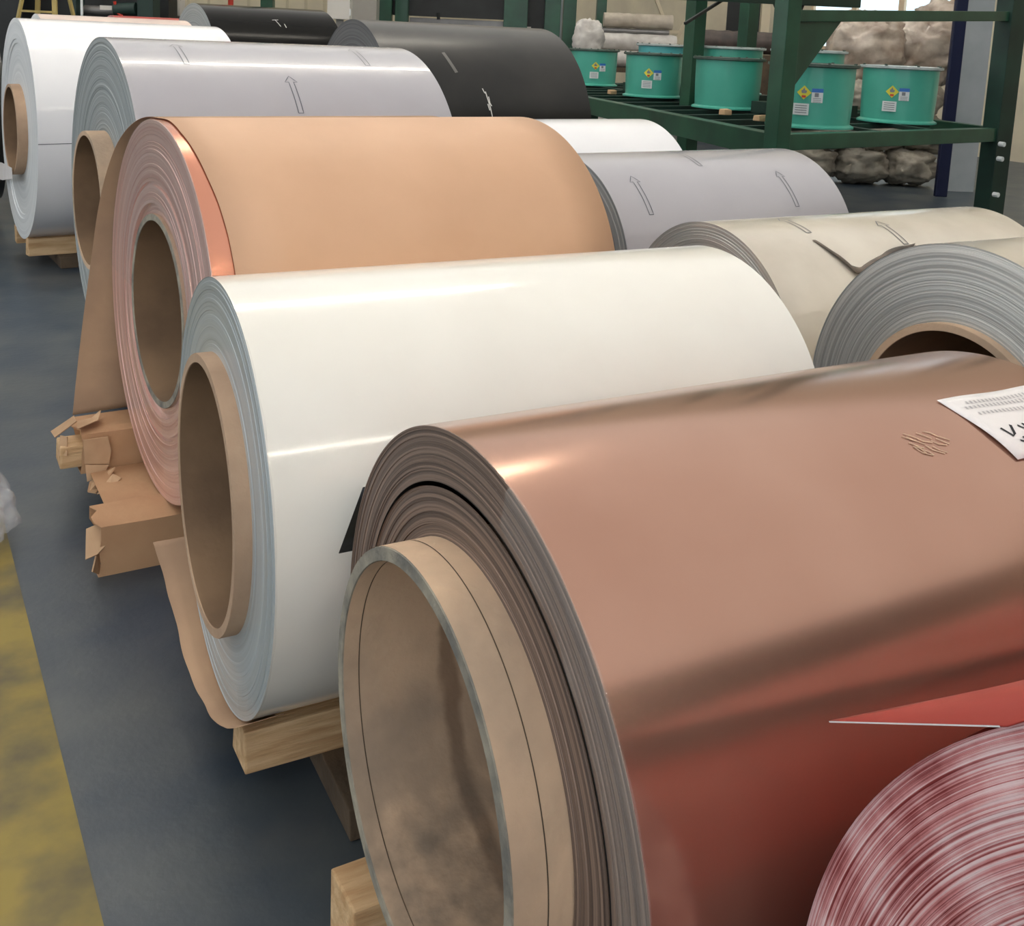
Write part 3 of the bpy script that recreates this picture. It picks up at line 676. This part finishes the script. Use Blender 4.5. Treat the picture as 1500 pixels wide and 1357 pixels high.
names_s = [(1205, 232, 'grey sack at the left of the bottom row under the drums'), (1262, 262, 'slumped sack low on the floor under the lone drum'), (1338, 262, 'flat sack at the bottom right beside the blue post'),
           (1232, 214, 'sack in the middle row left of centre'), (1285, 218, 'crumpled sack in the centre of the lower pile'), (1330, 236, 'bulging sack beside the blue post in the middle row'), (1345, 205, 'sack right below the shelf beside the blue post')]
k = 0
fl = lambda u, t_: Vector((ond(u, 200, t_).x, ond(u, 200, t_).y, 0))
rows = [(0.0, [(1185, 12.0), (1262, 12.0), (1335, 12.0)], .42), (.38, [(1205, 12.05), (1285, 12.05), (1352, 12.05)], .42), (.76, [(1190, 12.1), (1250, 12.1), (1330, 12.1)], .42)]
lbl = [['dusty sack at the bottom left of the pile under the rack', 'dusty sack at the bottom middle of the pile under the rack', 'dusty sack at the bottom right of the pile beside the blue post'],
       ['grey sack in the second layer, left, above the floor sacks', 'grey sack in the second layer, middle, above the floor sacks', 'grey sack in the second layer touching the blue post'],
       ['sack in the third layer just under the rack shelf, left', 'sack in the third layer just under the rack shelf, middle', 'sack in the third layer just under the rack shelf, right']]
ang = math.atan2(RT.y, RT.x)
for r, (z, lst, h) in enumerate(rows):
    for c_, (u, t_) in enumerate(lst):
        b = fl(u, t_); k += 1
        sack('filled_sack', lbl[r][c_], (b.x, b.y, z), (.62, .56, h), k, rz=ang+.1*c_)
b = fl(1255, 12.5); sack('filled_sack', 'big tan plastic sack on top of the pile, left', (b.x, b.y, 1.12), (.84, .62, .82), 21, 'sack_film', rz=ang)
b = fl(1348, 12.5); sack('filled_sack', 'large tan film-wrapped sack on top of the pile, right', (b.x, b.y, 1.12), (.84, .62, .85), 24, 'sack_film', rz=ang)
b = fl(1372, 13.3); sack('filled_sack', 'tan plastic sack at the very top right behind the others', (b.x, b.y, 1.5), (.9, .6, .66), 27, 'sack_film', rz=ang)
b = onz(1377, 288, 0); t = MB().box((-.065, -.03, 0), (.065, .03, 3.6)).build('steel_post', 'bluepost', None, (b.x, b.y, 0), bevel=.01); t.rotation_euler.z = ang; tag(t, 'dark blue steel post beside the sacks', 'post')
b = ond(1412, 200, 11.6); t = MB().box((-.17, -.02, 0), (.17, .02, 2.6)).build('grey_panel', 'greypanel', None, (b.x, b.y, 0), bevel=.006); t.rotation_euler.z = ang; tag(t, 'pale grey panel standing between the blue post and the rack', 'panel')

# ------------------------------------------------------------------ things far behind
def vbox(name, u0, u1, depth, m_, label, cat, z0=0, z1=4, dz=.2, group=None):
    a, b = ond(u0, 40, depth), ond(u1, 40, depth); c = (a+b)/2; wd = (b-a).length
    o = MB().box((-wd/2, 0, z0), (wd/2, dz, z1)).build(name, m_, None, (c.x, c.y, 0), bevel=.01); o.rotation_euler.z = ang
    return tag(o, label, cat, group)
# green frame of the coating line
line = thing('machine_frame', 'dark green frame of a machine behind the charcoal coil', 'machine frame', (ond(670, 40, 19).x, ond(670, 40, 19).y, 0), ang)
def lx(u, d=19.): return (u-670)/FPX*d
for a, b_ in ((552, 573), (578, 597), (737, 772), (797, 820), (824, 843), (873, 887)):
    MB().box((lx(a), 0, 0), (lx(b_), .25, 4)).build('post', 'green', line, bevel=.01)
MB().box((lx(560), .26, 1.83), (lx(760), .5, 2.3)).build('beam', 'dark', line)
MB().box((lx(772), .3, 0), (lx(800), .5, 4)).build('back_plate', 'dark', line)
MB().box((lx(597), .35, .6), (lx(737), .38, 1.8)).build('steel_sheet', 'steelpanel', line, bevel=.004)
MB().tube([(lx(640), .2, 1.9), (lx(641), .2, 1.78)], .03, 8).build('roller_end', 'dark', line)
MB().box((lx(772), .1, 1.62), (lx(778), .16, 1.72)).build('bracket', 'boxgrey', line)
# cabinets, pipe and column against the far wall
cab = thing('control_cabinet', 'grey metal cabinet left of the black coil', 'cabinet', (ond(239, 20, 16.4).x, ond(239, 20, 16.4).y, 0), ang)
MB().box((-.22, 0, 0), (.22, .4, 2.4)).build('cabinet_body', 'cabinet', cab, bevel=.01); MB().box((-.2, -.02, .1), (.18, 0, 2.3)).build('door', 'cabinet', cab, bevel=.006); MB().box((.1, -.05, 1.1), (.14, -.02, 1.25)).build('handle', 'dark', cab)
wb = thing('switch_box', 'pale grey switch box on the wall above the black coil end', 'box', (ond(496, 10, 15.5).x, ond(496, 10, 15.5).y, 0), ang)
MB().box((-.17, 0, 1.66), (.17, .25, 2.6)).build('box_body', 'boxgrey', wb, bevel=.01); MB().box((.165, -.02, 1.72), (.185, .0, 1.82)).build('hinge', 'labelwhite', wb); MB().box((-.05, .1, 0), (.05, .2, 1.66)).build('stand', 'cabinet', wb)
wb2 = thing('switch_box', 'pale grey switch box beside the grey cabinet', 'box', (ond(258, 10, 15.5).x, ond(258, 10, 15.5).y, 0), ang)
MB().box((-.10, 0, 1.6), (.06, .25, 2.6)).build('box_body', 'boxgrey', wb2, bevel=.01); MB().box((-.05, .1, 0), (.05, .2, 1.6)).build('stand', 'cabinet', wb2)
b = ond(338, 10, 17); tag(MB().tube([(b.x, b.y, 0), (b.x, b.y, 5)], .045, 10).build('red_pipe', 'redpaint', smooth=True, split=.8), 'red upright pipe against the cream wall', 'pipe')
vbox('steel_column', 381, 399, 18, 'green', 'dark green column against the cream wall above the black coil', 'column', 0, 6)
vbox('air_duct', 512, 551, 17, 'cabinet', 'plain grey duct left of the green machine frame', 'duct', 0, 5, .4)
# dark machine at the top left
mc = thing('coating_machine', 'dark machine with rollers and pipes at the top left', 'machine', (ond(150, 15, 14).x, ond(150, 15, 14).y, 0), ang)
mx = lambda u: (u-150)/FPX*14
MB().box((mx(-40), .9, 0), (mx(216), 1.3, 4)).build('machine_body', 'dark', mc)
MB().box((mx(-20), .3, 0), (mx(17), .8, 3)).build('side_frame', 'dark', mc, bevel=.02)
MB().box((mx(95), .2, 0), (mx(103), .5, 3.5)).build('side_frame', 'darkgreen', mc, bevel=.01); MB().box((mx(193), .2, 0), (mx(217), .5, 3.5)).build('side_frame', 'darkgreen', mc, bevel=.01)
MB().tube([(mx(115.5), .1, 0), (mx(115.5), .1, 3.5)], .018, 8).build('pipe', 'labelwhite', mc)
MB().tube([(mx(100), .5, 1.62), (mx(195), .5, 1.62)], .07, 14).build('roller', 'steelpanel', mc, smooth=True, split=.8)
MB().tube([(mx(158), .25, 1.64), (mx(190), .25, 1.66)], .09, 14).build('motor', 'darkgreen', mc, smooth=True, split=.8)
MB().tube([(mx(160), .2, 1.75), (mx(164), .2, 1.6), (mx(170), .2, 1.56), (mx(174), .2, 1.45)], .022, 8).build('hose', 'redpaint', mc)
MB().box((mx(138), .2, 1.63), (mx(156), .3, 1.69)).build('name_plate', 'boxgrey', mc)
# yellow step ladder
ld = thing('step_ladder', 'yellow step ladder at the top left', 'ladder', (ond(56, 15, 12).x, ond(56, 15, 12).y, 0), ang)
q = lambda u: (u-56)/FPX*12
for a, b_, yy in ((22, 46, 0), (78, 66, 0), (30, 48, .45), (88, 64, .45)):
    k_ = (a-b_); MB().bar((q(b_), .25, 2.6), (q(a)+(q(a)-q(b_))*1.2, yy-.2*(1 if yy == 0 else -1), 0), .055, .03).build('rail', 'ladder', ld)
for z in (.4, .8, 1.2, 1.54, 1.88, 2.2):
    k_ = (2.6-z)/2.6; MB().box((q(46)-(k_)*.42, .25-.45*k_-.02, z), (q(66)+(k_)*.2, .25-.45*k_+.06, z+.025)).build('step', 'ladder', ld)
# rolls and bundles behind the rack, stacked on trestles
def roll(name, u0, u1, v, depth, r, m_, label, hole=False, cat='roll', mh='dark'):
    a, b_ = ond(u0, v, depth), ond(u1, v, depth); c = (a+b_)/2; L_ = (b_-a).length
    t = thing(name, label, cat, (c.x, c.y, c.z-r), ang)
    pts = [(-L_/2+L_*i/14, 0, r) for i in range(15)]
    mb = MB().tube(pts, [r*(1+.10*noise.noise(Vector((i*.9, u0, 0)))) for i in range(15)], 20)
    mb.build('roll_body', m_, t, smooth=True, split=.9)
    if hole: MB().tube([(L_/2-.05, -.0, r), (L_/2+.012, -.0, r)], r*.55, 16).build('tube_hole', mh, t)
    return t
bench = thing('roll_trestle', 'low dark trestle under the wrapped rolls behind the rack', 'trestle', (ond(945, 60, 18.3).x, ond(945, 60, 18.3).y, 0), ang)
BZ = ond(932, 87, 18.3).z-.15
MB().box((-1.2, -.4, BZ-.08), (1.1, .5, BZ)).build('top_board', 'wood_dark', bench)
for s in (-1.1, 1.0):
    for y in (-.35, .42): MB().box((s-.05, y-.04, 0), (s+.05, y+.04, BZ-.08)).build('leg', 'wood_dark', bench)
roll('cloth_roll', 878, 986, 87, 18.3, .148, 'cloth_white', 'dirty white cloth roll lowest behind the drums')
roll('cloth_roll', 872, 990, 62, 18.3, .148, 'cloth_white', 'white cloth roll with a dark open end behind the drums', True)
roll('wrapped_roll', 872, 980, 46, 18.3, .05, 'steelpanel', 'thin grey tube between the tan tarpaulin and the white roll')
roll('tarpaulin_roll', 884, 985, 31, 18.3, .128, 'tarp', 'tan tarpaulin bundle on top of the white cloth rolls', cat='tarpaulin')
b = ond(862, 60, 17.4); sack('film_bundle', 'crumpled white plastic bundle behind the first drum', (b.x, b.y, 1.22), (.5, .4, .6), 33, 'cloth_white', 'bundles behind the rack', ang)
bt = MB().box((-.3, -.3, 0), (.3, .3, 1.24)).build('carton_stack', 'cloth_white', None, (b.x, b.y, 0), bevel=.02); bt.rotation_euler.z = ang; tag(bt, 'pale wrapped stack under the crumpled white bundle', 'stack')
roll('wrapped_roll', 1026, 1135, 62, 16.8, .18, 'cloth_brown', 'dark brown roll in clear film behind the pale-lidded drums', True)
br = MB().box((-.62, -.25, 0), (.62, .3, ond(1080, 62, 16.8).z-.185)).build('crate', 'wood_dark', None, (ond(1080, 62, 16.8).x, ond(1080, 62, 16.8).y, 0), bevel=.01); br.rotation_euler.z = ang; tag(br, 'dark wooden crate under the brown roll', 'crate')
tr = thing('beige_trestle', 'beige painted trestle leg between the rolls and the green post', 'trestle', (ond(985, 20, 19.6).x, ond(985, 20, 19.6).y, 0), ang)
MB().bar((-.4, 0, 2.5), (.08, 0, 1.5), .09, .06).build('leg', 'beigepaint', tr); MB().bar((.5, 0, 2.5), (.06, 0, 1.5), .09, .06).build('leg', 'beigepaint', tr); MB().box((-.06, -.04, 0), (.14, .04, 1.52)).build('foot', 'beigepaint', tr); MB().box((-.02, -.03, 1.72), (.2, .03, 1.78)).build('crossbar', 'beigepaint', tr)
vbox('pipe_stand', 1114, 1127, 18, 'beigepaint', 'beige upright pipe left of the thick green post', 'pipe', 0, 5, .1)
vbox('dark_board', 1064, 1112, 18, 'dark', 'dark board leaning behind the rack left of the thick post', 'board', 0, 3, .05)
vbox('steel_column', 816, 842, 21, 'greypanel', 'pale column behind the green machine frame', 'column', 0, 6)
